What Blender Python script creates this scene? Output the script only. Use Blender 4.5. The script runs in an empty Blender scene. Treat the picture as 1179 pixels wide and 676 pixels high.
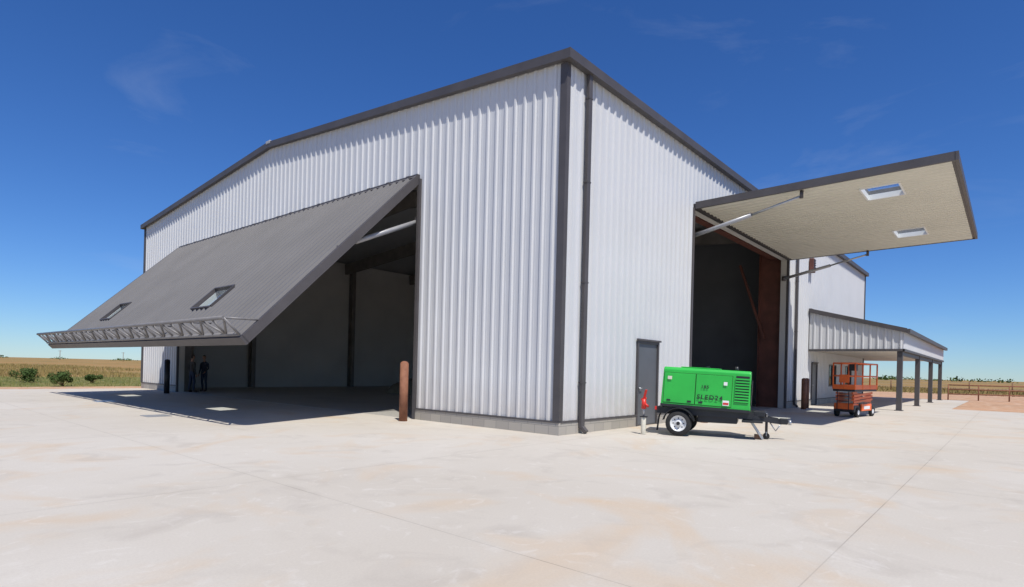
import bpy, math, random
from mathutils import Vector, Matrix
import numpy as np
random.seed(7); rng=np.random.default_rng(5)
scene=bpy.context.scene
scene.view_settings.view_transform='Standard'
scene.view_settings.look='None'
scene.view_settings.exposure=0
COL=scene.collection

# ---------------------------------------------------------------- materials
def mat(name,c,rough=.6,metal=0,var=.0,vscale=3,bump=0,bscale=40,spec=.5,c2=None,dirt=0):
    m=bpy.data.materials.new(name); m.use_nodes=True
    nt=m.node_tree; b=nt.nodes['Principled BSDF']
    b.inputs['Roughness'].default_value=rough; b.inputs['Metallic'].default_value=metal
    b.inputs['Specular IOR Level'].default_value=spec
    tc=nt.nodes.new('ShaderNodeTexCoord')
    n=nt.nodes.new('ShaderNodeTexNoise'); n.inputs['Scale'].default_value=vscale; n.inputs['Detail'].default_value=6
    nt.links.new(tc.outputs['Object'],n.inputs['Vector'])
    r=nt.nodes.new('ShaderNodeValToRGB')
    if c2 is None:
        c2=tuple(x*(1+var) for x in c); c1=tuple(x*(1-var) for x in c)
    else: c1=c
    r.color_ramp.elements[0].position=.3; r.color_ramp.elements[1].position=.7
    r.color_ramp.elements[0].color=(*c1,1); r.color_ramp.elements[1].color=(*c2,1)
    nt.links.new(n.outputs['Fac'],r.inputs['Fac'])
    col=r.outputs['Color']
    if dirt:   # dust splashed up the lowest metre of the wall
        s=nt.nodes.new('ShaderNodeSeparateXYZ'); nt.links.new(tc.outputs['Object'],s.inputs[0])
        n3=nt.nodes.new('ShaderNodeTexNoise'); n3.inputs['Scale'].default_value=2.5; n3.inputs['Detail'].default_value=8; nt.links.new(tc.outputs['Object'],n3.inputs['Vector'])
        mr=nt.nodes.new('ShaderNodeMapRange'); mr.inputs[1].default_value=.25; mr.inputs[2].default_value=1.3; mr.inputs[3].default_value=dirt; mr.inputs[4].default_value=0; nt.links.new(s.outputs[2],mr.inputs[0])
        mu=nt.nodes.new('ShaderNodeMath'); mu.operation='MULTIPLY'; nt.links.new(mr.outputs[0],mu.inputs[0]); nt.links.new(n3.outputs['Fac'],mu.inputs[1])
        mx=nt.nodes.new('ShaderNodeMixRGB'); nt.links.new(mu.outputs[0],mx.inputs[0]); nt.links.new(col,mx.inputs[1]); mx.inputs[2].default_value=(.38,.28,.19,1); col=mx.outputs[0]
    nt.links.new(col,b.inputs['Base Color'])
    if bump:
        n2=nt.nodes.new('ShaderNodeTexNoise'); n2.inputs['Scale'].default_value=bscale; n2.inputs['Detail'].default_value=4
        nt.links.new(tc.outputs['Object'],n2.inputs['Vector'])
        bp=nt.nodes.new('ShaderNodeBump'); bp.inputs['Strength'].default_value=bump; bp.inputs['Distance'].default_value=.02
        nt.links.new(n2.outputs['Fac'],bp.inputs['Height']); nt.links.new(bp.outputs['Normal'],b.inputs['Normal'])
    return m

M_white=mat('white_ribbed_steel',(.62,.62,.615),.42,0,.03,.6,.05,1.5,spec=.4,dirt=.5)
M_linerw=mat('white_liner',(.66,.63,.54),.55,0,.04,.8)
M_dark=mat('dark_bronze_trim',(.085,.077,.077),.5,0,.12,1.5,spec=.4)
M_gray=mat('charcoal_ribbed_steel',(.155,.147,.143),.5,0,.08,.7,.03,1.5,spec=.3)
M_roof=mat('roof_steel',(.4,.4,.4),.4,0,.05)
M_truss=mat('gray_truss_paint',(.19,.18,.175),.45,0,.1,4)
M_inner=mat('interior_liner',(.58,.56,.52),.75,0,.08,.4)
M_part=mat('interior_partition',(.14,.145,.15),.7,0,.15,.5)
M_floor=mat('interior_floor',(.42,.40,.36),.5,0,.12,.5)
M_primer=mat('red_primer_steel',(.14,.05,.033),.6,0,.25,2)
M_steel=mat('gray_structural_steel',(.20,.18,.16),.6,0,.2,2)
M_rust=mat('rusted_pipe',(.19,.075,.04),.8,0,0,6,.3,30,c2=(.30,.13,.07))
M_blackp=mat('black_paint',(.02,.02,.022),.45,0,.2)
M_galv=mat('galvanised',(.45,.46,.47),.35,.6,.1,8)
M_cyl=mat('hydraulic_cylinder_paint',(.36,.36,.37),.4,.2,.08,5)
M_soffit=mat('porch_soffit',(.66,.61,.53),.6,0,.04,1)
M_green=mat('green_paint',(.03,.46,.06),.32,0,.10,1.6)
M_greend=mat('green_paint_shadow_gap',(.01,.10,.012),.6)
M_rubber=mat('rubber',(.025,.024,.023),.85,0,.2,20,.2,60)
M_rim=mat('white_rim',(.72,.72,.70),.35,0,.06,10)
M_red=mat('red_paint',(.62,.03,.02),.4,0,.1,6)
M_orange=mat('orange_paint',(.90,.16,.03),.4,0,.10,5)
M_cream=mat('cream_plastic',(.68,.64,.52),.5,0,.08,12)
M_whitelbl=mat('white_decal',(.8,.8,.78),.4)
M_doorgray=mat('gray_door_paint',(.11,.115,.125),.4,0,.06,2)
M_tarp=mat('tan_tarp',(.22,.19,.14),.8,0,.2,4,.5,6)
M_wood=mat('weathered_wood',(.22,.12,.07),.85,0,.25,5)

def glass():
    m=bpy.data.materials.new('window_glass'); m.use_nodes=True; nt=m.node_tree
    nt.nodes.remove(nt.nodes['Principled BSDF']); out=nt.nodes['Material Output']
    t=nt.nodes.new('ShaderNodeBsdfTransparent'); t.inputs[0].default_value=(.85,.93,.97,1)
    g=nt.nodes.new('ShaderNodeBsdfGlossy'); g.inputs['Roughness'].default_value=.03
    f=nt.nodes.new('ShaderNodeFresnel'); f.inputs[0].default_value=1.3
    x=nt.nodes.new('ShaderNodeMixShader')
    nt.links.new(f.outputs[0],x.inputs[0]); nt.links.new(t.outputs[0],x.inputs[1]); nt.links.new(g.outputs[0],x.inputs[2])
    nt.links.new(x.outputs[0],out.inputs[0]); return m
M_glass=glass()

def block_mat():
    m=mat('concrete_block_curb',(.40,.38,.34),.85,0,.15,5,.3,60); nt=m.node_tree
    b=nt.nodes['Principled BSDF']
    tc=nt.nodes.new('ShaderNodeTexCoord'); s=nt.nodes.new('ShaderNodeSeparateXYZ'); nt.links.new(tc.outputs['Object'],s.inputs[0])
    a=nt.nodes.new('ShaderNodeMath'); a.operation='ADD'; nt.links.new(s.outputs[0],a.inputs[0]); nt.links.new(s.outputs[1],a.inputs[1])
    c=nt.nodes.new('ShaderNodeCombineXYZ'); nt.links.new(a.outputs[0],c.inputs[0]); nt.links.new(s.outputs[2],c.inputs[1])
    br=nt.nodes.new('ShaderNodeTexBrick'); nt.links.new(c.outputs[0],br.inputs['Vector'])
    br.inputs['Scale'].default_value=1; br.inputs['Brick Width'].default_value=.41; br.inputs['Row Height'].default_value=.205
    br.inputs['Mortar Size'].default_value=.006; br.inputs['Color1'].default_value=(.44,.40,.34,1); br.inputs['Color2'].default_value=(.35,.32,.28,1)
    br.inputs['Mortar'].default_value=(.22,.21,.19,1)
    nt.links.new(br.outputs['Color'],b.inputs['Base Color']); return m
M_block=block_mat()

# ---------------------------------------------------------------- geometry helpers
def empty(name,loc=(0,0,0),rz=0):
    o=bpy.data.objects.new(name,None); COL.objects.link(o); o.location=loc; o.rotation_euler=(0,0,rz); o.empty_display_size=.3; return o
def mk(name,v,f,m,parent=None,smooth=False):
    me=bpy.data.meshes.new(name); me.from_pydata([tuple(p) for p in v],[],f); me.update()
    o=bpy.data.objects.new(name,me); COL.objects.link(o)
    if m: me.materials.append(m)
    if parent: o.parent=parent
    if smooth:
        for p in me.polygons: p.use_smooth=True
    return o
def bevel(o,w,seg=2):
    b=o.modifiers.new('bevel','BEVEL'); b.width=w; b.segments=seg; b.limit_method='ANGLE'; return o
CF=[(0,3,2,1),(4,5,6,7),(0,1,5,4),(1,2,6,5),(2,3,7,6),(3,0,4,7)]
def box(name,x0,x1,y0,y1,z0,z1,m,parent=None,bv=0):
    v=[(x0,y0,z0),(x1,y0,z0),(x1,y1,z0),(x0,y1,z0),(x0,y0,z1),(x1,y0,z1),(x1,y1,z1),(x0,y1,z1)]
    o=mk(name,v,CF,m,parent)
    if bv: bevel(o,bv)
    return o
def beamdata(p0,p1,w,h,up=(0,0,1)):
    p0=Vector(p0);p1=Vector(p1); d=(p1-p0).normalized(); up=Vector(up)
    if abs(d.dot(up))>.98: up=Vector((1,0,0))
    s=d.cross(up).normalized(); u=s.cross(d).normalized()
    v=[]
    for p in (p0,p1):
        for a,b in ((-1,-1),(1,-1),(1,1),(-1,1)): v.append(p+s*a*w/2+u*b*h/2)
    return v,[(0,1,2,3),(7,6,5,4),(0,4,5,1),(1,5,6,2),(2,6,7,3),(3,7,4,0)]
def beam(name,p0,p1,w,h,m,parent=None,up=(0,0,1),bv=0):
    v,f=beamdata(p0,p1,w,h,up); o=mk(name,v,f,m,parent)
    if bv: bevel(o,bv)
    return o
def beams(name,segs,w,h,m,parent=None,up=(0,0,1)):
    V=[];F=[]
    for p0,p1 in segs:
        v,f=beamdata(p0,p1,w,h,up); n=len(V); V+=v; F+=[tuple(i+n for i in q) for q in f]
    return mk(name,V,F,m,parent)
def tubedata(p0,p1,r,seg=16,r2=None):
    r2=r if r2 is None else r2
    p0=Vector(p0);p1=Vector(p1); d=(p1-p0).normalized(); a=Vector((0,0,1)) if abs(d.z)<.9 else Vector((1,0,0))
    s=d.cross(a).normalized(); u=s.cross(d)
    v=[];f=[]
    for p,rr in ((p0,r),(p1,r2)):
        for i in range(seg):
            t=2*math.pi*i/seg; v.append(p+s*math.cos(t)*rr+u*math.sin(t)*rr)
    for i in range(seg): j=(i+1)%seg; f.append((i,j,j+seg,i+seg))
    f.append(tuple(range(seg-1,-1,-1))); f.append(tuple(range(seg,2*seg)))
    return v,f
def tube(name,p0,p1,r,m,parent=None,seg=20,r2=None,bv=0):
    v,f=tubedata(p0,p1,r,seg,r2); o=mk(name,v,f,m,parent)
    for p in o.data.polygons: p.use_smooth=len(p.vertices)==4
    if bv: bevel(o,bv)
    return o
def tubes(name,segs,r,m,parent=None,seg=10):
    V=[];F=[]
    for p0,p1 in segs:
        v,f=tubedata(p0,p1,r,seg); n=len(V); V+=v; F+=[tuple(i+n for i in q) for q in f]
    o=mk(name,V,F,m,parent)
    for p in o.data.polygons: p.use_smooth=len(p.vertices)==4
    return o
RH=.042
def ribbed(name,O,U,V,N,u0,u1,vb,vt,holes,m,parent=None,h=RH,sp=.305,minor=True):
    """pressed-steel sheet: trapezoidal ribs running along V"""
    O=Vector(O);U=Vector(U);V=Vector(V);N=Vector(N)
    top=vt if callable(vt) else (lambda u:vt)
    pts=[]
    k=math.floor(u0/sp)-1
    while k*sp<u1+sp:
        c=k*sp
        pts+=[(c-.052,0),(c-.026,h),(c+.026,h),(c+.052,0)]
        if minor:
            for q in (sp/3,2*sp/3): pts+=[(c+q-.014,0),(c+q,.006),(c+q+.014,0)]
        k+=1
    pts.sort()
    xs=[p[0] for p in pts]; hs=[p[1] for p in pts]
    H=lambda u: float(np.interp(u,xs,hs))
    us=set([u0,u1]+[x for x in xs if u0<x<u1])
    for a,b,c,d in holes: us|={x for x in (a,b) if u0<x<u1}
    us.add((u0+u1)/2)
    us=sorted(us); vv=[];ff=[]
    for a,b in zip(us[:-1],us[1:]):
        if b-a<1e-5: continue
        mid=(a+b)/2
        iv=sorted([(c,d) for (p,q,c,d) in holes if p<mid<q])
        rows=[];cur=vb
        for c,d in iv:
            if c>cur+1e-4: rows.append((cur,c))
            cur=max(cur,d)
        rows.append((cur,None))
        for c,d in rows:
            n=len(vv)
            ta=top(a) if d is None else d; tb=top(b) if d is None else d
            vv+=[O+U*a+V*c+N*H(a),O+U*b+V*c+N*H(b),O+U*b+V*tb+N*H(b),O+U*a+V*ta+N*H(a)]
            ff.append((n,n+1,n+2,n+3))
    return mk(name,vv,ff,m,parent)
def slab(name,O,U,V,N,u0,u1,v0,v1,t0,t1,holes,m,parent=None):
    O=Vector(O);U=Vector(U);V=Vector(V);N=Vector(N)
    us=sorted({u0,u1}|{x for h in holes for x in h[:2] if u0<x<u1}); vs=sorted({v0,v1}|{x for h in holes for x in h[2:] if v0<x<v1})
    nu=len(us)-1;nv=len(vs)-1
    def solid(i,j):
        if i<0 or j<0 or i>=nu or j>=nv: return False
        a=(us[i]+us[i+1])/2;b=(vs[j]+vs[j+1])/2
        return not any(h[0]<a<h[1] and h[2]<b<h[3] for h in holes)
    vv=[];ff=[]
    def q(*ps):
        n=len(vv)
        for (u,v,t) in ps: vv.append(O+U*u+V*v+N*t)
        ff.append((n,n+1,n+2,n+3))
    for i in range(nu):
        for j in range(nv):
            if not solid(i,j): continue
            a,b,c,d=us[i],us[i+1],vs[j],vs[j+1]
            q((a,c,t1),(b,c,t1),(b,d,t1),(a,d,t1)); q((a,c,t0),(a,d,t0),(b,d,t0),(b,c,t0))
            if not solid(i-1,j): q((a,c,t0),(a,c,t1),(a,d,t1),(a,d,t0))
            if not solid(i+1,j): q((b,c,t0),(b,d,t0),(b,d,t1),(b,c,t1))
            if not solid(i,j-1): q((a,c,t0),(b,c,t0),(b,c,t1),(a,c,t1))
            if not solid(i,j+1): q((a,d,t0),(a,d,t1),(b,d,t1),(b,d,t0))
    return mk(name,vv,ff,m,parent)

# ---------------------------------------------------------------- hangar
LX=36.0; WY=27.7; HE=8.8; HP=9.97
HG=empty('aircraft_hangar')
FO=(5.1,22.7,0,6.88)        # opening in the gable-end wall (Y range)
SO=(7.1,17.6,0,6.83)        # opening in the side wall (X range)
MD=(3.58,4.86,.0,2.38)
PD=(22.2,23.3,.0,2.2); PW=(25.9,27.7,.95,2.2); PW2=(30.2,32.0,.95,2.2)
gtop=lambda u: (HE-.2)+(HP-HE)*(1-abs(u-WY/2)/(WY/2))
ribbed('gable_siding',(0,0,0),(0,1,0),(0,0,1),(-1,0,0),0,WY,.28,gtop,[FO],M_white,HG)
ribbed('side_siding',(0,0,0),(1,0,0),(0,0,1),(0,-1,0),0,LX,.28,HE-.15,[SO,MD,PD,PW,PW2],M_white,HG)
ribbed('rear_siding',(0,WY,0),(1,0,0),(0,0,1),(0,1,0),0,LX,.28,HE-.15,[],M_white,HG)
ribbed('far_gable_siding',(LX,0,0),(0,1,0),(0,0,1),(1,0,0),0,WY,.28,gtop,[],M_white,HG)
slab('gable_wall_core',(0,0,0),(0,1,0),(0,0,1),(1,0,0),.02,WY-.02,.0,HE-.25,.02,.28,[FO],M_inner,HG)
slab('side_wall_core',(0,0,0),(1,0,0),(0,0,1),(0,1,0),.285,LX-.02,.0,HE-.25,.02,.28,[SO,MD,PD,PW,PW2],M_inner,HG)
slab('rear_wall_core',(0,WY,0),(1,0,0),(0,0,1),(0,-1,0),.285,LX-.02,.0,HE-.25,.02,.28,[],M_inner,HG)
slab('far_wall_core',(LX,0,0),(0,1,0),(0,0,1),(-1,0,0),.285,WY-.285,.0,HE-.25,.02,.28,[],M_inner,HG)
# curb blocks
def curb(n,segs,axis):
    for i,(a,b) in enumerate(segs):
        if axis=='y': box(f'{n}_{i}',-.045,.015,a,b,0,.28,M_block,HG); box(f'{n}_flash_{i}',-.06,-.001,a,b,.281,.325,M_dark,HG)
        else: box(f'{n}_{i}',a,b,-.045,.015,0,.28,M_block,HG); box(f'{n}_flash_{i}',a,b,-.06,-.001,.281,.325,M_dark,HG)
curb('gable_curb',[(-.045,FO[0]),(FO[1],WY)],'y')
curb('side_curb',[(.016,MD[0]),(MD[1],SO[0]),(SO[1],PD[0]),(PD[1],LX)],'x')
# roof
def roof():
    v=[];e=.12
    for x in (-e,LX+e):
        v+=[(x,-.1,HE-.08),(x,WY/2,HP-.06),(x,WY+.1,HE-.08),(x,WY+.1,HE-.2),(x,WY/2,HP-.2),(x,-.1,HE-.2)]
    f=[(0,1,7,6),(1,2,8,7),(2,3,9,8),(3,4,10,9),(4,5,11,10),(5,0,6,11),(5,4,3,2,1,0),(6,7,8,9,10,11)]
    mk('roof',v,f,M_roof,HG)
roof()
for s,(ya,za,yb,zb) in enumerate(((-.19,HE-.115,WY/2,HP-.105),(WY+.19,HE-.115,WY/2,HP-.105))):
    beam(f'rake_trim_{s}',(-.12,ya,za),(-.12,yb,zb),.14,.22,M_dark,HG)
    beam(f'rake_trim_far_{s}',(LX+.12,ya,za),(LX+.12,yb,zb),.14,.22,M_dark,HG)
box('ridge_cap_end',-.205,.1,WY/2-.16,WY/2+.16,HP-.08,HP+.04,M_roof,HG,.02)
def gutter(n,y0,y1):
    box(n,-.195,LX+.19,y0,y1,HE-.225,HE-.003,M_dark,HG)
gutter('eave_gutter',-.22,-.05); gutter('eave_gutter_rear',WY+.05,WY+.22)
# corner trims
box('corner_trim_a',-.062,-.002,-.062,.13,.33,HE-.22,M_dark,HG); box('corner_trim_b',-.001,.08,-.062,-.002,.33,HE-.22,M_dark,HG)
box('corner_trim_far_a',-.062,-.002,WY-.12,WY+.06,.33,HE-.22,M_dark,HG)
box('corner_trim_far_b',LX-.12,LX+.06,-.062,-.002,.33,HE-.22,M_dark,HG)
def downspout(n,x):
    p=empty(n); p.parent=HG
    box('pipe',x-.07,x+.07,-.155,-.06,.12,HE-.22,M_dark,p,.012)
    beam('elbow',(x,-.10,.17),(x,-.24,.04),.12,.09,M_dark,p)
    for z in (1.2,3.6,6.0,8.0): box('strap',x-.08,x+.08,-.16,-.04,z,z+.03,M_dark,p)
downspout('downspout_a',.80); downspout('downspout_b',18.9)
# wall vent high on the side wall
WV=empty('wall_vent'); WV.parent=HG
box('housing',21.1,21.5,-.26,-.05,6.75,7.45,M_primer,WV,.02)
for k in range(5): box('louver',21.12,21.48,-.29,-.26,6.85+k*.12,6.90+k*.12,M_dark,WV)
def jambs(O,U,N,o,pre):
    O=Vector(O);U=Vector(U);N=Vector(N); Z=Vector((0,0,1))
    for i,(u,s) in enumerate(((o[0],-1),(o[1],1))):
        a=O+U*(u+s*.04)+N*.03; beam(f'{pre}_jamb_{i}',a,a+Z*o[3],.10,.10,M_dark,HG,up=N)
    a=O+U*o[0]+N*.03+Z*(o[3]+.07); beam(f'{pre}_header',a,a+U*(o[1]-o[0]),.14,.14,M_dark,HG)
jambs((0,0,0),(0,1,0),(-1,0,0),FO,'gable_opening'); jambs((0,0,0),(1,0,0),(0,-1,0),SO,'side_opening')
def icol(n,x,y,z0,z1,wx,wy,flange='x',m=M_primer):
    p=empty(n); p.parent=HG
    if flange=='x':
        box('flange_a',x,x+.02,y,y+wy,z0,z1,m,p); box('flange_b',x+wx-.02,x+wx,y,y+wy,z0,z1,m,p); box('web',x+.021,x+wx-.021,y+wy/2-.01,y+wy/2+.01,z0,z1,m,p)
    else:
        box('flange_a',x,x+wx,y,y+.02,z0,z1,m,p); box('flange_b',x,x+wx,y+wy-.02,y+wy,z0,z1,m,p); box('web',x+wx/2-.01,x+wx/2+.01,y+.021,y+wy-.021,z0,z1,m,p)
icol('frame_column_0',6.4,.3,0,8.4,.35,1.0,'y'); icol('frame_column_1',17.75,.3,0,8.4,.35,1.0,'y')
for i,x in enumerate((5.6,12.6)):
    icol(f'frame_column_rear_{i}',x,WY-.75,0,8.4,.25,.45,'y',M_steel)
for i,x in enumerate((1.2,6.6,12.2,17.9)):
    beam(f'rafter_a_{i}',(x,.5,8.1),(x,WY/2,9.3),.2,.7,M_steel,HG); beam(f'rafter_b_{i}',(x,WY-.5,8.1),(x,WY/2,9.3),.2,.7,M_steel,HG)
for i,y in enumerate((4.55,22.85)): icol(f'endwall_column_{i}',.3,y,0,8.5,.45,.3,'x',M_steel)
beams('side_header_beam',[((6.4,.6,7.15),(18,.6,7.15))],.3,.5,M_primer,HG)
beams('gable_header_beam',[((.5,4.8,7.2),(.5,22.9,7.2))],.3,.5,M_steel,HG)
beams('wall_girts',[((6.75,.45,z),(17.7,.45,z)) for z in (7.6,8.1)],.2,.08,M_steel,HG)
beams('cross_brace',[((17.75,1.0,3.2),(17.75,2.2,6.8))],.10,.10,M_primer,HG)
slab('partition_wall',(20,0,0),(0,1,0),(0,0,1),(1,0,0),.3,WY-.3,0,9.6,0,.15,[],M_part,HG)
box('hangar_floor',.0,19.9,.3,WY-.3,-.1,.006,M_floor,HG)
def mandoor(n,o,m=M_doorgray):
    p=empty(n); p.parent=HG
    box('leaf',o[0]+.07,o[1]-.07,-.015,.03,.02,o[3]-.07,m,p)
    box('frame_l',o[0],o[0]+.07,-.06,.05,0,o[3],M_dark,p); box('frame_r',o[1]-.07,o[1],-.06,.05,0,o[3],M_dark,p); box('frame_t',o[0]+.07,o[1]-.07,-.06,.05,o[3]-.07,o[3],M_dark,p)
    tube('lever',(o[0]+.16,-.07,1.05),(o[0]+.3,-.07,1.05),.013,M_galv,p); tube('rose',(o[0]+.17,-.02,1.05),(o[0]+.17,-.075,1.05),.03,M_galv,p)
    box('kick_plate',o[0]+.1,o[1]-.1,-.019,-.015,.05,.25,M_doorgray,p)
    box('door_hood',o[0]-.05,o[1]+.05,-.10,-.04,o[3]+.002,o[3]+.05,M_dark,p)
mandoor('man_door',MD); mandoor('porch_door',PD)
def wwin(n,o):
    p=empty(n); p.parent=HG; a,b,c,d=o
    box('fl',a,a+.06,-.06,.06,c,d,M_dark,p);box('fr',b-.06,b,-.06,.06,c,d,M_dark,p);box('ft',a+.06,b-.06,-.06,.06,d-.06,d,M_dark,p);box('fb',a+.06,b-.06,-.06,.06,c,c+.06,M_dark,p)
    box('mullion',(a+b)/2-.03,(a+b)/2+.03,-.05,.05,c+.06,d-.06,M_dark,p)
    box('pane',a+.06,b-.06,-.005,.005,c+.06,d-.06,M_glass,p); box('room_behind',a-.1,b+.1,.6,.62,c-.3,d+.3,M_part,p)
wwin('porch_window_a',PW); wwin('porch_window_b',PW2)

# ---------------------------------------------------------------- hydraulic doors
def hydraulic_door(n,O,U,V,N,w,L,skin,wins,truss):
    """O hinge corner, U along hinge, V down the panel, N outside face"""
    O=Vector(O);U=Vector(U);V=Vector(V);N=Vector(N); p=empty(n); p.parent=HG
    P=lambda u,v,t: O+U*u+V*v+N*t
    holes=[(a-.65,a+.65,L-2.25,L-1.30) for a in wins]
    ribbed('outer_skin',P(0,0,.02),U,V,N,.03,w-.03,.05,L-.05,holes,skin,p,h=.055)
    slab('panel_frame',O,U,V,N,.02,w-.02,.02,L-.02,-.12,.0,holes,M_dark,p)
    ribbed('inner_liner',P(0,0,-.125),U,V,-N,.08,w-.08,.08,L-.08,holes,M_linerw,p,h=.03,minor=False)
    for i,(a,b) in enumerate((((0),(0)),((w),(w)))):
        beam(f'edge_trim_{i}',P(a,-.02,-.05),P(b,L,-.05),.08,.22,M_dark,p,up=N)
    beam('bottom_trim',P(-.04,L+.03,-.05),P(w+.04,L+.03,-.05),.08,.22,M_dark,p,up=N)
    beam('top_trim',P(.05,.0,-.05),P(w-.05,.0,-.05),.08,.2,M_dark,p,up=N)
    for i,h in enumerate(holes):
        a,b,c,d=h
        # outside frame (dark) and inside reveal (white)
        for nm,m_,t0,ht,wd in (('window_frame',M_dark,.055,.11,.05),('window_reveal',M_whitelbl,-.085,.16,.046)):
            beams(nm,[(P(a,c,t0),P(b,c,t0)),(P(a,d,t0),P(b,d,t0)),(P(a,c+.026,t0),P(a,d-.026,t0)),(P(b,c+.026,t0),P(b,d-.026,t0))],wd,ht,m_,p,up=N)
        q=[P(a,c,-.01),P(b,c,-.01),P(b,d,-.01),P(a,d,-.01)]
        mk('window_pane',q,[(0,1,2,3)],M_glass,p)
    beams('hinge_knuckles',[(P(u,-.05,.05),P(u+.14,-.05,.05)) for u in np.arange(.3,w-.3,.95)],.07,.07,M_dark,p)
    if truss:
        T=.60; k=int(round(w/.62)); s=w/k
        tubes('truss_chords',[(P(0,L+.02,T),P(w,L+.02,T)),(P(0,L+.02,.12),P(w,L+.02,.12))],.045,M_truss,p)
        seg=[]
        for i in range(k+1):
            seg.append((P(i*s,L+.02,.1),P(i*s,L+.02,T)))
            if i<k:
                a,b=(.12,T) if i%2 else (T,.12)
                seg.append((P(i*s,L+.02,a),P((i+1)*s,L+.02,b)))
        tubes('truss_webs',seg,.028,M_truss,p)
        tubes('truss_stays',[(P(i*s,L-.55,.05),P(i*s,L+.02,T)) for i in range(0,k+1,4)],.025,M_truss,p)
    return p
r2=math.sqrt(.5)
W1=FO[1]-FO[0]
d1=hydraulic_door('hydraulic_door_gable',(-.12,FO[0],6.9),(0,1,0),(-r2,0,-r2),(-r2,0,r2),W1,6.85,M_gray,(9.7-5.1,18.6-5.1),True)
W2=SO[1]-SO[0]; an=math.radians(1.2)
d2=hydraulic_door('hydraulic_door_side',(SO[0],-.12,6.95),(1,0,0),(0,-math.cos(an),math.sin(an)),(0,math.sin(an),math.cos(an)),W2,6.62,M_gray,(1.75,7.85),False)
def ram(n,a,b,c,par):
    p=empty(n); p.parent=par; tube('barrel',a,b,.065,M_cyl,p); tube('rod',b,c,.035,M_galv,p)
    tube('clevis_a',Vector(a)+Vector((0,0,-.1)),Vector(a)+Vector((0,0,.1)),.09,M_dark,p); tube('clevis_c',Vector(c)+Vector((0,0,-.06)),Vector(c)+Vector((0,0,.16)),.05,M_dark,p)
for i,y in enumerate((FO[0]+.16,FO[1]-.16)):
    ram(f'ram_{i}',(.1,y,5.72),(-2.0,y,4.75),(-2.5,y,4.40),d1)
for i,x in enumerate((SO[0]+.14,SO[1]-.14)):
    ram(f'ram_{i}',(x,.1,5.95),(x,-1.8,6.37),(x,-3.2,6.70),d2)

# ---------------------------------------------------------------- porch
PX0,PX1,PY=21.4,42.0,-4.07; ZS=2.83; ZO=3.78; ZT=4.87
PC=empty('covered_porch')
v=[(PX0-.1,PY-.1,ZO),(PX1,PY-.1,ZO),(LX+.05,-.05,ZT),(PX0-.1,-.05,ZT),(PX1,12,ZO),(LX+.05,12,ZT)]
v+=[(a,b,c-.08) for a,b,c in v]
mk('roof',v,[(0,1,2,3),(1,4,5,2),(6,9,8,7),(7,8,11,10),(0,6,7,1),(1,7,10,4),(4,10,11,5),(3,9,6,0),(2,5,11,8)],M_dark,PC)
mk('soffit',[(PX0,PY,ZS),(PX1-.1,PY,ZS),(PX1-.1,12,ZS),(LX+.05,12,ZS),(LX+.05,-.05,ZS),(PX0,-.05,ZS)],[(0,1,4,5),(1,2,3,4)],M_soffit,PC)
sl=(ZT-ZO)/(-PY)
ribbed('end_panel',(PX0,0,0),(0,-1,0),(0,0,1),(-1,0,0),.07,-PY,ZS,lambda u: ZT-.1-u*sl*.98,[],M_white,PC)
ribbed('front_fascia',(0,PY,0),(1,0,0),(0,0,1),(0,-1,0),PX0,PX1-.1,ZS,ZO-.1,[],M_white,PC)
ribbed('far_fascia',(PX1-.1,0,0),(0,1,0),(0,0,1),(1,0,0),PY,12,ZS,ZO-.1,[],M_white,PC)
beam('end_rake',(PX0-.1,-.07,ZT-.03),(PX0-.1,PY-.12,ZO-.05),.09,.2,M_dark,PC)
box('end_base_trim',PX0-.07,PX0-.001,PY-.06,-.07,ZS-.06,ZS+.05,M_dark,PC)
box('front_base_trim',PX0-.07,PX1-.05,PY-.07,PY-.001,ZS-.06,ZS+.05,M_dark,PC)
box('gutter',PX0-.1,PX1,PY-.26,PY-.11,ZO-.16,ZO+.02,M_dark,PC)
box('wall_flashing',PX0-.08,LX,-.16,-.045,ZT-.05,ZT+.07,M_dark,PC)
for i,(x,y) in enumerate([(PX0+.12,PY+.13),(28.3,PY+.13),(35.2,PY+.13),(41.75,PY+.13),(41.75,1.2),(41.75,6.4)]):
    box(f'post_{i}',x-.11,x+.11,y-.11,y+.11,0,ZS-.002,M_dark,PC,.01); box(f'post_base_{i}',x-.17,x+.17,y-.17,y+.17,.0,.03,M_dark,PC)
beams('side_beam',[((PX0+.1,PY+.13,ZS-.14),(PX1-.2,PY+.13,ZS-.14))],.16,.2,M_dark,PC)

# ---------------------------------------------------------------- bollards
def bollard(x,y,h,r,m):
    p=empty('bollard',(x,y,0))
    tube('pipe',(0,0,0),(0,0,h),r,m,p,24); 
    v=[];f=[];n=24
    for k,(rr,z) in enumerate(((r,0),(r*.85,.035),(r*.5,.06),(.001,.07))):
        for i in range(n): v.append((rr*math.cos(2*math.pi*i/n),rr*math.sin(2*math.pi*i/n),h+z))
    for k in range(3):
        for i in range(n): j=(i+1)%n; f.append((k*n+i,k*n+j,(k+1)*n+j,(k+1)*n+i))
    mk('cap',v,f,m,p,True)
bollard(-.68,4.75,1.58,.115,M_rust); bollard(-.9,21.5,1.5,.115,M_blackp)
bollard(17.9,-.75,1.35,.11,M_rust); bollard(18.9,-.62,1.35,.11,M_rust); bollard(6.6,-.75,1.35,.11,M_rust)

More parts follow.
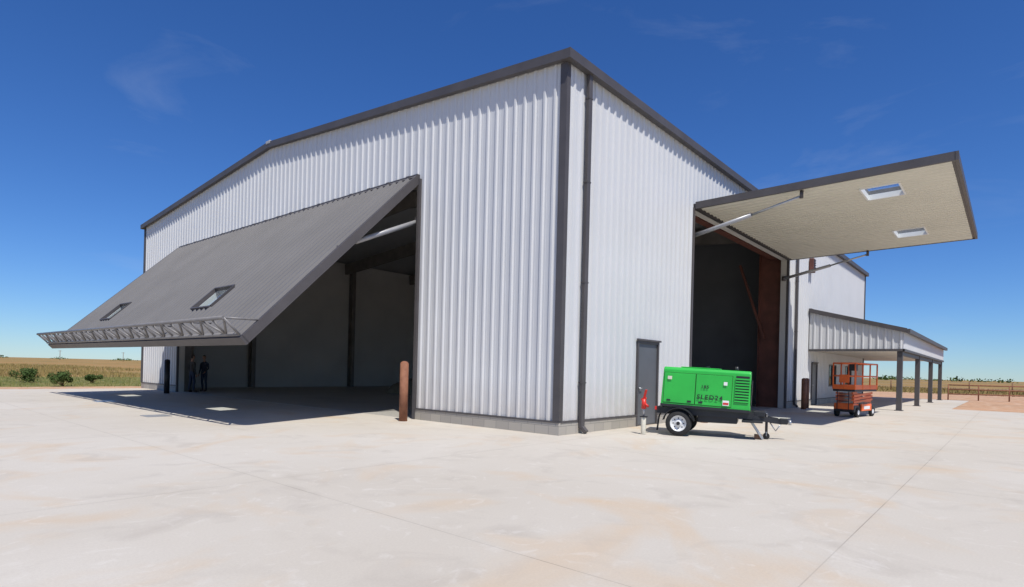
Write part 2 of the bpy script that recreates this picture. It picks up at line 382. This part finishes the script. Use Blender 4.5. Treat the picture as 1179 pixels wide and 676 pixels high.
# ---------------------------------------------------------------- air compressor trailer
ff=Vector((.298,-.955)).normalized(); rz=math.atan2(ff.y,ff.x)
TR=empty('towable_air_compressor',(2.24,-1.42,0),rz)
BD=bpy.data.objects.new('body',None); COL.objects.link(BD); BD.parent=TR; BD.location=(0,0,.70); BD.rotation_euler=(0,math.radians(2.4),0)
def canopy():
    L=2.02;W=1.18;H=.96
    prof=[(0,.0),(0,H-.06),(.05,H),(W-.05,H),(W,H-.06),(W,0)]
    v=[(0,y,z) for y,z in prof]+[(L,y,z) for y,z in prof]
    v=[(x+(.03 if (x==0 and z>.5) else (-.03 if (x>1 and z>.5) else 0)),y,z) for x,y,z in v]
    n=6; f=[(i,(i+1)%n,(i+1)%n+n,i+n) for i in range(n)]; f=[tuple(reversed(q)) for q in f]; f+=[tuple(range(n)),tuple(range(2*n-1,n-1,-1))]
    o=mk('canopy',v,f,M_green,BD); bevel(o,.02,3)
canopy()
for sy,yy in ((-1,-.012),(1,1.192)):
    for i,(a,b) in enumerate(((.06,.78),(.80,1.60))):
        box(f'side_door_{i}',a,b,min(yy,yy-sy*.02),max(yy,yy-sy*.02),.10,.82,M_green,BD,.008)
        box(f'door_gap_{i}',a-.012,b+.012,(yy-sy*.014 if sy<0 else yy-.006)-.003,(yy-sy*.014 if sy<0 else yy-.006)+.003,.088,.832,M_greend,BD)
        for xx in (a+.08,b-.16): box('latch',xx,xx+.09,yy-.012 if sy<0 else yy,yy if sy<0 else yy+.012,.14,.18,M_blackp,BD)
    yl0,yl1=(-.006,.002) if sy<0 else (1.178,1.186)
    box('louver_recess',1.68,1.97,yl0,yl1,.22,.84,M_blackp,BD)
    for k in range(9):
        z=.25+k*.065; y=-.012 if sy<0 else 1.192
        beam('louver_slat',(1.67,y,z),(1.98,y,z+.0),.03,.035,M_green,BD)
    box('base_rail',.0,2.02,(-.022 if sy<0 else 1.182),(-.002 if sy<0 else 1.202),.0,.065,M_blackp,BD)
box('top_hatch',.4,1.3,.25,.95,.962,.985,M_green,BD,.008); tube('exhaust',(1.65,.85,.93),(1.65,.85,1.06),.04,M_blackp,BD)
tube('lifting_eye',(1.0,.55,.98),(1.0,.65,.98),.05,M_blackp,BD,16)
box('front_grille',2.025,2.035,.2,.98,.15,.75,M_blackp,BD)
def text(s,size,loc,m,par,name):
    c=bpy.data.curves.new(name,'FONT'); c.body=s; c.size=size; c.extrude=.001; c.offset=.003; c.space_character=1.25; c.materials.append(m)
    o=bpy.data.objects.new(name,c); COL.objects.link(o); o.parent=par; o.location=loc; o.rotation_euler=(math.pi/2,0,0); return o
text('SLED24',.15,(.84,-.036,.24),M_blackp,BD,'lettering'); text('185',.10,(.92,-.036,.50),M_blackp,BD,'model_lettering')
box('decal_white',1.42,1.56,-.038,-.036,.13,.25,M_whitelbl,BD); box('decal_red',1.43,1.55,-.0405,-.0385,.15,.20,M_red,BD)
box('decal_yellow',.14,.24,-.038,-.036,.66,.74,M_cream,BD); box('decal_small',1.42,1.5,-.038,-.036,.6,.68,M_whitelbl,BD)
beams('frame_rails',[((-.1,.12,.6),(2.1,.12,.55)),((-.1,1.06,.6),(2.1,1.06,.55)),((-.05,.1,.6),(-.05,1.08,.6)),((2.05,.1,.55),(2.05,1.08,.55))],.08,.16,M_blackp,TR)
beams('drawbar',[((1.9,.12,.52),(2.6,.55,.44)),((1.9,1.06,.52),(2.6,.62,.44)),((2.45,.585,.44),(2.72,.585,.42))],.09,.12,M_blackp,TR)
box('coupler',2.66,2.84,.53,.64,.36,.50,M_blackp,TR,.02); tube('pintle_eye',(2.85,.585,.41),(2.91,.585,.41),.06,M_galv,TR)
box('belly_tank',.85,1.75,.15,.98,.34,.6,M_blackp,TR,.02); box('battery_box',2.08,2.35,.25,.55,.52,.66,M_blackp,TR,.02)
box('step_plate',1.85,2.3,-.02,.3,.40,.45,M_blackp,TR,.01)
tube('axle',(.45,-.05,.31),(.45,1.23,.31),.035,M_blackp,TR); box('axle_hanger',.3,.6,.08,.16,.33,.55,M_blackp,TR)
def wheel(n,x,y0,y1,r,par,out=-1):
    p=empty(n); p.parent=par
    prof=[(y0,r*.62),(y0,r*.88),(y0+.03,r*.98),((y0+y1)/2,r),(y1-.03,r*.98),(y1,r*.88),(y1,r*.62)]
    N=36;v=[];f=[]
    for y,rr in prof:
        for i in range(N): t=2*math.pi*i/N; v.append((x+rr*math.cos(t),y,r+rr*math.sin(t)))
    for k in range(len(prof)-1):
        for i in range(N): j=(i+1)%N; f.append((k*N+i,k*N+j,(k+1)*N+j,(k+1)*N+i))
    mk('tyre',v,f,M_rubber,p,True)
    yo=y0 if out<0 else y1; s=-out
    rim=[(yo+s*.01,r*.64),(yo+s*.015,r*.57),(yo+s*.05,r*.52),(yo+s*.06,r*.28),(yo+s*.03,r*.22),(yo+s*.03,.001)]
    v=[];f=[]
    for y,rr in rim:
        for i in range(N): t=2*math.pi*i/N; v.append((x+rr*math.cos(t),y,r+rr*math.sin(t)))
    for k in range(len(rim)-1):
        for i in range(N): j=(i+1)%N; f.append((k*N+i,k*N+j,(k+1)*N+j,(k+1)*N+i))
    mk('rim',v,f,M_rim,p,True)
    tube('hub',(x,yo+s*.04,r),(x,yo-s*.01,r),r*.14,M_blackp,p,16)
    for i in range(8):
        t=2*math.pi*i/8; a=x+math.cos(t)*r*.4; z=r+math.sin(t)*r*.4; tube('vent',(a,yo+s*.052,z),(a,yo+s*.056,z),r*.055,M_blackp,p,8)
wheel('wheel_near',.45,-.16,.03,.305,TR,-1); wheel('wheel_off',.45,1.15,1.34,.305,TR,1)
def fender(n,y0,y1):
    v=[];f=[];R=.37;K=14
    for i in range(K+1):
        t=math.radians(10+160*i/K)
        for y,rr in ((y0,R),(y1,R),(y1,R-.015),(y0,R-.015)): v.append((.45+rr*math.cos(t),y,.31+rr*math.sin(t)))
    for i in range(K):
        for k in range(4): a=i*4+k;b=i*4+(k+1)%4; f.append((a,b,b+4,a+4))
    f+=[(3,2,1,0),(K*4,K*4+1,K*4+2,K*4+3)]
    mk(n,v,f,M_blackp,TR)
fender('fender_near',-.19,.06); fender('fender_off',1.12,1.37)
tube('jack_tube',(2.38,.46,.14),(2.38,.46,.60),.03,M_blackp,TR); tube('jack_handle',(2.38,.46,.61),(2.38,.34,.61),.012,M_galv,TR)
tube('jack_wheel',(2.38,.43,.075),(2.38,.49,.075),.075,M_rubber,TR,20); beams('jack_fork',[((2.38,.41,.08),(2.38,.41,.17)),((2.38,.51,.08),(2.38,.51,.17)),((2.38,.40,.17),(2.38,.52,.17))],.03,.012,M_galv,TR)
beam('jack_stand_leg',(2.05,.2,.42),(2.30,.28,.02),.05,.05,M_galv,TR)
box('wheel_chock',2.12,2.3,.3,.55,0,.10,M_wood,TR)
tubes('safety_chain',[((2.7,.56,.38),(2.58,.52,.2)),((2.58,.52,.2),(2.45,.5,.4))],.012,M_galv,TR)
tubes('air_hose',[((-.02,.6,.62),(-.12,.62,.4)),((-.12,.62,.4),(-.15,.55,.05))],.022,M_blackp,TR)
box('tail_light',-.13,-.09,.0,.1,.6,.68,M_red,TR)

# ---------------------------------------------------------------- yard hydrant
YH=empty('yard_hydrant',(1.9,-1.16,0))
tube('base_sleeve',(0,0,0),(0,0,.42),.06,M_cream,YH,20,bv=.01); tube('riser_pipe',(0,0,.42),(0,0,.72),.024,M_galv,YH)
tube('head',(0,0,.62),(0,0,.86),.06,M_red,YH,16,.05); tube('spout',(0,0,.76),(-.03,-.13,.68),.03,M_red,YH); beam('handle',(0,.02,.8),(-.03,-.07,1.08),.055,.025,M_red,YH); beam('handle_link',(0,.07,.84),(0,-.06,.88),.03,.05,M_red,YH)
box('collar',-.07,.07,-.07,.07,.415,.44,M_blackp,YH)

# ---------------------------------------------------------------- scissor lift
SL=empty('scissor_lift',(15.0,-3.3,0),math.radians(-9))
box('chassis',-1.1,1.1,-.36,.36,.20,.46,M_blackp,SL,.03); box('chassis_cover',-1.12,-.6,-.34,.34,.30,.52,M_orange,SL,.02)
for x in (-.75,.75):
    for y in (-.39,.31): tube('wheel',(x,y,.19),(x,y+.10,.19),.19,M_rubber,SL,24,bv=.01)
    for y in (-.395,.405): tube('wheel_hub',(x,y,.19),(x,y+.01,.19),.09,M_whitelbl,SL,16)
sg=[]
for y in (-.28,.28):
    for z in (.56,.68,.80):
        sg+=[((-.95,y,z),(.95,y+.0,z+.10)),((-.95,y+.05,z+.10),(.95,y+.05,z))]
beams('scissor_arms',sg,.04,.08,M_orange,SL)
box('platform_deck',-1.15,1.15,-.38,.38,.97,1.05,M_blackp,SL,.01); box('toe_board_a',-1.15,1.15,-.39,-.37,1.05,1.22,M_orange,SL); box('toe_board_b',-1.15,1.15,.37,.39,1.05,1.22,M_orange,SL); box('toe_board_c',-1.16,-1.14,-.36,.36,1.05,1.22,M_orange,SL)
sg=[]
for z in (1.55,2.03):
    sg+=[((-1.14,-.38,z),(1.14,-.38,z)),((-1.14,.38,z),(1.14,.38,z)),((-1.14,-.38,z),(-1.14,.38,z)),((1.14,-.38,z),(1.14,.38,z))]
for x in (-1.14,-.38,.38,1.14):
    for y in (-.38,.38): sg.append(((x,y,1.05),(x,y,2.05)))
sg+=[((-1.14,0,1.05),(-1.14,0,1.55))]
tubes('guardrail',sg,.028,M_orange,SL,8)
box('control_box',-1.02,-.82,-.36,-.12,1.75,2.0,M_blackp,SL,.01); box('manual_box',-1.19,-1.165,-.2,.15,1.3,1.6,M_orange,SL)
tubes('ladder',[((-1.2,-.2,.3),(-1.2,-.2,1.0)),((-1.2,.2,.3),(-1.2,.2,1.0)),((-1.2,-.2,.6),(-1.2,.2,.6)),((-1.2,-.2,.8),(-1.2,.2,.8))],.015,M_blackp,SL,8)
box('battery_tray',-.5,.5,-.42,-.365,.24,.5,M_orange,SL,.01); box('decal',-.3,.3,-.425,-.421,.3,.42,M_whitelbl,SL)

# ---------------------------------------------------------------- people in the doorway
M_skin=mat('skin',(.42,.24,.16),.6,0,.05,20); M_hair=mat('hair',(.03,.02,.015),.8,0,.2,60)
M_shirt1=mat('navy_shirt',(.03,.035,.06),.85,0,.2,15); M_shirt2=mat('dark_shirt',(.05,.045,.04),.85,0,.2,15); M_jeans=mat('jeans',(.03,.04,.07),.85,0,.25,18); M_boot=mat('boots',(.05,.03,.02),.7)
def person(loc,rz,shirt,arm,stride=.0):
    P=empty('person',loc,rz)
    V=[];E=[];R=[]
    def a(p,r,par=None):
        V.append(p);R.append(r)
        if par is not None: E.append((par,len(V)-1))
        return len(V)-1
    pel=a((0,0,.97),(.15,.105)); sp=a((0,0,1.14),(.135,.095),pel); ch=a((0,.0,1.34),(.165,.11),sp); nk0=a((0,.01,1.46),(.075,.065),ch); nk=a((0,-.005,1.56),(.052,.052),nk0); a((0,-.01,1.62),(.05,.05),nk)
    for s in (-1,1):
        st=stride*s
        hp=a((s*.095,0,.90),(.088,.09),pel); kn=a((s*.115,-.02-st*.5,.50),(.06,.062),hp); cf=a((s*.12,.01-st*.6,.36),(.056,.06),kn); an_=a((s*.125,.03-st,.10),(.042,.045),cf); he=a((s*.128,.03-st,.045),(.043,.04),an_); a((s*.14,-.16-st,.035),(.042,.03),he)
        sh=a((s*.185,.005,1.42),(.062,.062),ch); am=arm[0 if s<0 else 1]
        el=a((s*(.235),am[0],am[1]),(.043,.043),sh); wr=a((s*(.25-am[4]),am[2],am[3]),(.028,.026),el)
        d=(Vector(V[wr])-Vector(V[el])).normalized(); pm=Vector(V[wr])+d*.07; pi=a(tuple(pm),(.026,.032),wr)
        side=Vector((0,-1,0)); 
        for k,ln in enumerate((.068,.078,.074,.058)):
            o=side*(-.027+.018*k); b=a(tuple(pm+d*.035+o),(.009,.009),pi); c=a(tuple(pm+d*(.035+ln*.5)+o+Vector((-s*.006,0,0))),(.0085,.0085),b); a(tuple(pm+d*(.03+ln)+o+Vector((-s*.02,0,0))),(.008,.008),c)
        t1=a(tuple(pm+side*.03-d*.02),(.010,.010),pi); a(tuple(pm+side*.05+d*.03),(.009,.009),t1)
    me=bpy.data.meshes.new('body'); me.from_pydata(V,E,[]); o=bpy.data.objects.new('body_src',me); COL.objects.link(o)
    o.modifiers.new('s','SKIN')
    for i,sv in enumerate(me.skin_vertices[0].data): sv.radius=R[i]; sv.use_root=(i==0)
    ss=o.modifiers.new('u','SUBSURF'); ss.levels=2; ss.render_levels=2
    dg=bpy.context.evaluated_depsgraph_get(); me2=bpy.data.meshes.new_from_object(o.evaluated_get(dg)); bpy.data.objects.remove(o)
    b=bpy.data.objects.new('body',me2); COL.objects.link(b); b.parent=P
    me2.materials.clear()
    for m in (shirt,M_jeans,M_boot,M_skin): me2.materials.append(m)
    hands=[Vector(v) for v,r in zip(V,R) if r[0]<.027]
    for p in me2.polygons:
        c=p.center; p.use_smooth=True
        if c.z>1.49 and abs(c.x)<.1: k=3
        elif min((c-h).length for h in hands)<.045: k=3
        elif c.z<.12: k=2
        elif c.z<1.0 and abs(c.x)<.205 : k=1
        else: k=0
        p.material_index=k
    N=20;K=14;v=[];f=[]
    for k in range(K+1):
        ph=math.pi*k/K
        for i in range(N):
            t=2*math.pi*i/N; x=.076*math.sin(ph)*math.cos(t); y=.096*math.sin(ph)*math.sin(t); z=.118*math.cos(ph)
            if z<0: x*=1-.25*(-z/.118); 
            if y<-.06 and abs(x)<.02 and -.04<z<.02: y-=.018
            if y<-.05 and abs(abs(x)-.03)<.014 and 0<z<.03: y+=.01
            v.append((x,y-.02,z+1.70))
    for k in range(K):
        for i in range(N): j=(i+1)%N; f.append((k*N+i,(k+1)*N+i,(k+1)*N+j,k*N+j))
    mk('head',v,f,M_skin,P,True)
    v2=[];
    for (x,y,z) in v:
        c=Vector((0,-.02,1.70)); q=(Vector((x,y,z))-c)*1.09+c; v2.append(q)
    f2=[q for q in f if (sum(v2[i].z for i in q)/4>1.745 or (sum(v2[i].y for i in q)/4>.01 and sum(v2[i].z for i in q)/4>1.65))]
    mk('hair',v2,f2,M_hair,P,True)
    for s in (-1,1):
        tube('eye',(s*.03,-.103,1.712),(s*.03,-.109,1.712),.008,M_blackp,P,8); tube('ear',(s*.074,-.01,1.70),(s*.084,-.005,1.70),.025,M_skin,P,10)
    box('mouth',-.022,.022,-.112,-.105,1.642,1.648,M_red,P)
person((1.3,22.95,.006),math.radians(-60),M_shirt1,((.03,1.14,-.05,.90,0),(.0,1.15,-.16,1.0,.05)),.04)
person((.45,22.2,.006),math.radians(100),M_shirt2,((.03,1.14,-.03,.89,0),(.02,1.14,-.05,.90,0)),-.05)

# ---------------------------------------------------------------- stored material in the hangar
def pile(n,cx,cy,rx,ry,h,m):
    N=28;K=8;v=[];f=[]
    for k in range(K+1):
        r=1-k/K
        for i in range(N):
            t=2*math.pi*i/N; w=1+.16*math.sin(3*t+1)+.08*math.sin(7*t+k)
            v.append((cx+rx*r*w*math.cos(t),cy+ry*r*w*math.sin(t),.01+h*(1-r**2.2)*(1+.12*math.sin(5*t+k))))
    for k in range(K):
        for i in range(N): j=(i+1)%N; f.append((k*N+i,k*N+j,(k+1)*N+j,(k+1)*N+i))
    mk(n,v,f,m,None,True)
pile('tarp_covered_pile',9.9,17.2,1.5,.9,.75,M_tarp)

# ---------------------------------------------------------------- ground
def ground_mat(name,cols,scales,bump=.3):
    m=bpy.data.materials.new(name); m.use_nodes=True; nt=m.node_tree; b=nt.nodes['Principled BSDF']; b.inputs['Roughness'].default_value=.95; b.inputs['Specular IOR Level'].default_value=.15
    tc=nt.nodes.new('ShaderNodeTexCoord')
    prev=None
    for i,(c,s,lo,hi) in enumerate(zip(cols[1:],scales,(.42,.45,.5,.4),(.62,.65,.7,.7))):
        n=nt.nodes.new('ShaderNodeTexNoise'); n.inputs['Scale'].default_value=s; n.inputs['Detail'].default_value=8; nt.links.new(tc.outputs['Object'],n.inputs['Vector'])
        mr=nt.nodes.new('ShaderNodeMapRange'); mr.inputs['From Min'].default_value=lo; mr.inputs['From Max'].default_value=hi; nt.links.new(n.outputs['Fac'],mr.inputs['Value'])
        mx=nt.nodes.new('ShaderNodeMixRGB'); nt.links.new(mr.outputs[0],mx.inputs[0]); mx.inputs[2].default_value=(*c,1)
        if prev: nt.links.new(prev.outputs[0],mx.inputs[1])
        else: mx.inputs[1].default_value=(*cols[0],1)
        prev=mx
    nt.links.new(prev.outputs[0],b.inputs['Base Color'])
    n=nt.nodes.new('ShaderNodeTexNoise'); n.inputs['Scale'].default_value=6; n.inputs['Detail'].default_value=8; nt.links.new(tc.outputs['Object'],n.inputs['Vector'])
    bp=nt.nodes.new('ShaderNodeBump'); bp.inputs['Strength'].default_value=bump; bp.inputs['Distance'].default_value=.1
    nt.links.new(n.outputs['Fac'],bp.inputs['Height']); nt.links.new(bp.outputs['Normal'],b.inputs['Normal'])
    return m
M_field=ground_mat('dry_prairie',[(.33,.19,.075),(.24,.18,.065),(.38,.24,.10),(.18,.15,.05)],(.02,.15,.05),.5)
M_dirt=ground_mat('red_dirt',[(.50,.29,.17),(.40,.24,.14),(.55,.38,.26)],(.3,2.0),.3)
M_verge=ground_mat('green_verge',[(.17,.17,.05),(.09,.12,.03),(.27,.21,.08)],(.35,1.5),.5)
def sheet(n,poly,z,m): return mk(n,[(x,y,z) for x,y in poly],[tuple(range(len(poly)))],m)
sheet('prairie_field',[(-4000,-4000),(4000,-4000),(4000,4000),(-4000,4000)],-.016,M_field)
sheet('dirt_yard',[(26.4,-60),(75,-60),(70,-14),(64,14),(50,40),(36,31),(-60,28.8),(-60,27),(26,27)],-.010,M_dirt)
sheet('grass_verge',[(-90,28.0),(36,29.5),(34,52),(-90,48)],-.0125,M_verge)

def concrete():
    m=bpy.data.materials.new('broom_finished_concrete'); m.use_nodes=True; nt=m.node_tree; b=nt.nodes['Principled BSDF']; b.inputs['Roughness'].default_value=.85; b.inputs['Specular IOR Level'].default_value=.2
    tc=nt.nodes.new('ShaderNodeTexCoord'); L=nt.links.new
    def noise(s,d=8,dist=0,rough=.55):
        n=nt.nodes.new('ShaderNodeTexNoise'); n.inputs['Scale'].default_value=s; n.inputs['Detail'].default_value=d; n.inputs['Distortion'].default_value=dist; n.inputs['Roughness'].default_value=rough; L(tc.outputs['Object'],n.inputs['Vector']); return n.outputs['Fac']
    def rng_(v,a,b_,c=0,d=1):
        r=nt.nodes.new('ShaderNodeMapRange'); r.inputs[1].default_value=a; r.inputs[2].default_value=b_; r.inputs[3].default_value=c; r.inputs[4].default_value=d; L(v,r.inputs[0]); return r.outputs[0]
    def mix(f,c1,c2,mode='MIX'):
        x=nt.nodes.new('ShaderNodeMixRGB'); x.blend_type=mode
        for k,c in ((0,f),(1,c1),(2,c2)):
            if isinstance(c,(tuple,float)): x.inputs[k].default_value=c if isinstance(c,float) else (*c,1)
            else: L(c,x.inputs[k])
        return x.outputs[0]
    c=mix(rng_(noise(.22,6,.6),.35,.65),(.525,.475,.40),(.575,.53,.46))
    c=mix(rng_(noise(.45,7,1.2),.54,.74,0,.75),c,(.56,.42,.28))
    c=mix(rng_(noise(1.3,8,.8),.54,.74,0,.40),c,(.38,.335,.285))
    c=mix(rng_(noise(2.6,6,2.),.58,.72,0,.40),c,(.65,.61,.55))
    c=mix(rng_(noise(45,4),.3,.7,0,.18),c,(.34,.30,.26))
    s=nt.nodes.new('ShaderNodeSeparateXYZ'); L(tc.outputs['Object'],s.inputs[0])
    ds=[]
    for k,off in ((0,7.26),(1,6.77)):
        a=nt.nodes.new('ShaderNodeMath'); a.operation='ADD'; a.inputs[1].default_value=off; L(s.outputs[k],a.inputs[0])
        p=nt.nodes.new('ShaderNodeMath'); p.operation='PINGPONG'; p.inputs[1].default_value=3.05; L(a.outputs[0],p.inputs[0]); ds.append(p.outputs[0])
    mn=nt.nodes.new('ShaderNodeMath'); mn.operation='MINIMUM'; L(ds[0],mn.inputs[0]); L(ds[1],mn.inputs[1])
    line=rng_(mn.outputs[0],.003,.007,1,0)
    halo=rng_(mn.outputs[0],.0,.10,.05,0)
    c=mix(halo,c,(.32,.27,.22)); 
    lf=nt.nodes.new('ShaderNodeMath'); lf.operation='MULTIPLY'; L(line,lf.inputs[0]); L(rng_(noise(.8,3),.4,.6,.25,.6),lf.inputs[1])
    c=mix(lf.outputs[0],c,(.20,.17,.14))
    L(c,b.inputs['Base Color'])
    n=nt.nodes.new('ShaderNodeTexNoise'); n.inputs['Scale'].default_value=90; n.inputs['Detail'].default_value=3; L(tc.outputs['Object'],n.inputs['Vector'])
    bp=nt.nodes.new('ShaderNodeBump'); bp.inputs['Strength'].default_value=.2; bp.inputs['Distance'].default_value=.01; L(n.outputs['Fac'],bp.inputs['Height']); L(bp.outputs['Normal'],b.inputs['Normal'])
    return m
M_conc=concrete()
sheet('concrete_apron',[(-60,-60),(26.4,-60),(26.4,-5.6),(43.2,-5.6),(43.2,27.3),(-60,27.3)],0,M_conc)
for i,(x,y) in enumerate(((-5.2,9.6),(-4.6,16.5))):
    g=box('drain_cover' if i==0 else 'drain_cover.001',x-.3,x+.3,y-.3,y+.3,.002,.012,M_galv)

# ---------------------------------------------------------------- vegetation
def leafmat(n,c1,c2):
    m=mat(n,c1,.8,0,0,1.2,c2=c2,spec=.2); return m
M_grass=leafmat('dry_grass',(.32,.22,.08),(.20,.17,.06)); M_leaf=leafmat('shrub_leaves',(.045,.085,.02),(.10,.14,.04)); M_ggreen=leafmat('green_grass',(.13,.16,.04),(.22,.20,.07))
def grass(n,areas,m):
    V=[];F=[]
    for (x0,x1,y0,y1,cnt,h) in areas:
        X=rng.uniform(x0,x1,cnt);Y=rng.uniform(y0,y1,cnt);A=rng.uniform(0,6.28,cnt);Hh=h*rng.uniform(.4,1.2,cnt)
        for x,y,a,hh in zip(X,Y,A,Hh):
            k=len(V); w=.05*hh/.3
            V+= [(x-w*math.cos(a),y-w*math.sin(a),-.02),(x+w*math.cos(a),y+w*math.sin(a),-.02),(x+hh*.3*math.sin(a*3),y+hh*.3*math.cos(a*2),hh)]
            F.append((k,k+1,k+2))
    mk(n,V,F,m)
grass('prairie_grass',[(-60,10,48,80,14000,.28),(64,110,-45,25,14000,.3),(-30,20,80,140,8000,.35)],M_grass)
grass('verge_grass',[(-60,5,29.5,48,12000,.14)],M_ggreen)
def shrub(x,y,w,h,sd):
    r=np.random.default_rng(sd); P=empty('shrub',(x,y,0))
    V=[];F=[]
    cl=[(r.normal(0,w*.22),r.normal(0,w*.22),h*r.uniform(.3,.75),w*r.uniform(.14,.26)) for _ in range(14)]
    for cx,cy,cz,cr in cl:
        for _ in range(170):
            d=r.normal(size=3); d/=np.linalg.norm(d); p=np.array([cx,cy,cz])+d*cr*r.uniform(.6,1.1)
            if p[2]<.02: p[2]=.02
            s=.045*r.uniform(.6,1.3); a=r.normal(size=3);a/=np.linalg.norm(a); b=np.cross(a,d); b/=np.linalg.norm(b)+1e-6
            k=len(V); V+=[p-a*s,p+b*s*.6,p+a*s,p-b*s*.6]; F.append((k,k+1,k+2,k+3))
    mk('leaves',V,F,M_leaf,P)
    tubes('stems',[((0,0,-.02),(c[0],c[1],c[2])) for c in cl],.012,M_wood,P,6)
shrub(-3.2,37.1,1.3,.95,1); shrub(-2.9,30.6,1.0,.85,2); shrub(-.4,35.3,.7,.6,3)
V=[];F=[]
def clump(cx,cy,w,h):
    n=70
    for _ in range(n):
        x=cx+rng.normal(0,w*.35);y=cy+rng.normal(0,w*.35);z=h*rng.uniform(.05,1)*max(.2,1-abs(x-cx)/w); s=h*.22*rng.uniform(.5,1.2)
        d1=rng.normal(size=3);d1/=np.linalg.norm(d1);d2=np.cross(d1,rng.normal(size=3));d2/=np.linalg.norm(d2)+1e-6
        k=len(V);p=np.array([x,y,z]);V.extend([p-d1*s,p+d2*s,p+d1*s,p-d2*s]);F.append((k,k+1,k+2,k+3))
for _ in range(40):
    b=math.radians(rng.uniform(-22,15)); D=rng.uniform(600,1000); clump(-10.9+D*math.cos(b),-7.9+D*math.sin(b),rng.uniform(8,25),rng.uniform(2,5))
for _ in range(14):
    b=math.radians(rng.uniform(60,90)); D=rng.uniform(1000,1400); clump(-10.9+D*math.cos(b),-7.9+D*math.sin(b),rng.uniform(6,20),rng.uniform(3,5))
mk('distant_trees',V,F,M_leaf)
for i in range(7):
    b=math.radians(62+i*4.1); D=520; p=empty('utility_pole' if i==0 else f'utility_pole.{i:03d}',(-10.9+D*math.cos(b),-7.9+D*math.sin(b),0))
    tube('pole',(0,0,0),(0,0,7),.16,M_wood,p,8); beam('crossarm',(-1.2,0,6.5),(1.2,0,6.5),.15,.15,M_wood,p)
FN=empty('pipe_fence',(45.4,-7.8,0),math.radians(-60))
sg=[((x,0,0),(x,0,1.15)) for x in (-4,-2,0,2,4)]+[((-4,0,z),(4,0,z)) for z in (.45,.8,1.12)]
tubes('rails',sg,.045,M_rust,FN,8)
F2=empty('field_fence',(80,-10,0),math.radians(95))
tubes('posts',[((x,0,0),(x,0,1.3)) for x in range(-90,90,4)],.07,M_wood,F2,6); tubes('wires',[((-90,0,z),(90,0,z)) for z in (.5,.85,1.2)],.012,M_galv,F2,4)
HB=empty('hay_bale_ring',(50,-11.5,0)); tubes('ring',[((.9*math.cos(a),.9*math.sin(a),z),(.9*math.cos(a+.4),.9*math.sin(a+.4),z)) for z in (.3,.9,1.3) for a in np.arange(0,6.3,.4)]+[((.9*math.cos(a),.9*math.sin(a),0),(.9*math.cos(a),.9*math.sin(a),1.3)) for a in np.arange(0,6.3,.8)],.03,M_rust,HB,6)

# ---------------------------------------------------------------- light
sd=Vector((.28,.48,-1)).normalized()
sun=bpy.data.lights.new('sun','SUN'); sun.energy=4.7; sun.angle=math.radians(.5); sun.color=(1,.965,.90)
so=bpy.data.objects.new('sun',sun); COL.objects.link(so); so.rotation_euler=sd.to_track_quat('-Z','Y').to_euler(); so.location=(-20,-20,40)
w=bpy.data.worlds.new('World'); scene.world=w; w.use_nodes=True; nt=w.node_tree; bg=nt.nodes['Background']; L=nt.links.new
sky=nt.nodes.new('ShaderNodeTexSky'); sky.sky_type='NISHITA'; sky.sun_disc=False; sky.sun_elevation=math.asin(-sd.z); sky.sun_rotation=math.atan2(-sd.x,-sd.y)
sky.air_density=1.0; sky.dust_density=0; sky.ozone_density=2.0; sky.altitude=300
tint=nt.nodes.new('ShaderNodeMixRGB'); tint.blend_type='MULTIPLY'; tint.inputs[0].default_value=1; tint.inputs[2].default_value=(.60,.85,1.24,1); L(sky.outputs[0],tint.inputs[1])
hs=nt.nodes.new('ShaderNodeHueSaturation'); hs.inputs['Hue'].default_value=.504; hs.inputs['Saturation'].default_value=1.08; hs.inputs['Value'].default_value=1.0; L(tint.outputs[0],hs.inputs['Color'])
tc=nt.nodes.new('ShaderNodeTexCoord'); mp=nt.nodes.new('ShaderNodeMapping'); mp.inputs['Scale'].default_value=(1.2,1.2,4.5); mp.inputs['Rotation'].default_value=(.12,.1,.3); mp.inputs['Location'].default_value=(3.1,1.7,.4); L(tc.outputs['Generated'],mp.inputs['Vector'])
n=nt.nodes.new('ShaderNodeTexNoise'); n.inputs['Scale'].default_value=2.2; n.inputs['Detail'].default_value=9; n.inputs['Roughness'].default_value=.6; n.inputs['Distortion'].default_value=.5; L(mp.outputs[0],n.inputs['Vector'])
mr=nt.nodes.new('ShaderNodeMapRange'); mr.inputs[1].default_value=.57; mr.inputs[2].default_value=.95; mr.inputs[4].default_value=.20; L(n.outputs['Fac'],mr.inputs[0])
mx=nt.nodes.new('ShaderNodeMixRGB'); L(mr.outputs[0],mx.inputs[0]); L(hs.outputs[0],mx.inputs[1]); mx.inputs[2].default_value=(6.5,7.2,8.2,1)
L(mx.outputs[0],bg.inputs['Color']); bg.inputs['Strength'].default_value=.094

# ---------------------------------------------------------------- camera
cam=bpy.data.cameras.new('camera'); co=bpy.data.objects.new('camera',cam); COL.objects.link(co); scene.camera=co
cam.sensor_width=36; cam.sensor_fit='HORIZONTAL'; cam.lens=671/1179*36; cam.shift_y=87/1179; cam.shift_x=2.1/1179; cam.clip_start=.1; cam.clip_end=9000
R=Matrix.Rotation(math.radians(40.7-90),4,'Z')@Matrix.Rotation(math.radians(90),4,'X')@Matrix.Rotation(math.radians(1.4),4,'Z')
co.matrix_world=Matrix.Translation((-10.92,-7.89,1.5))@R
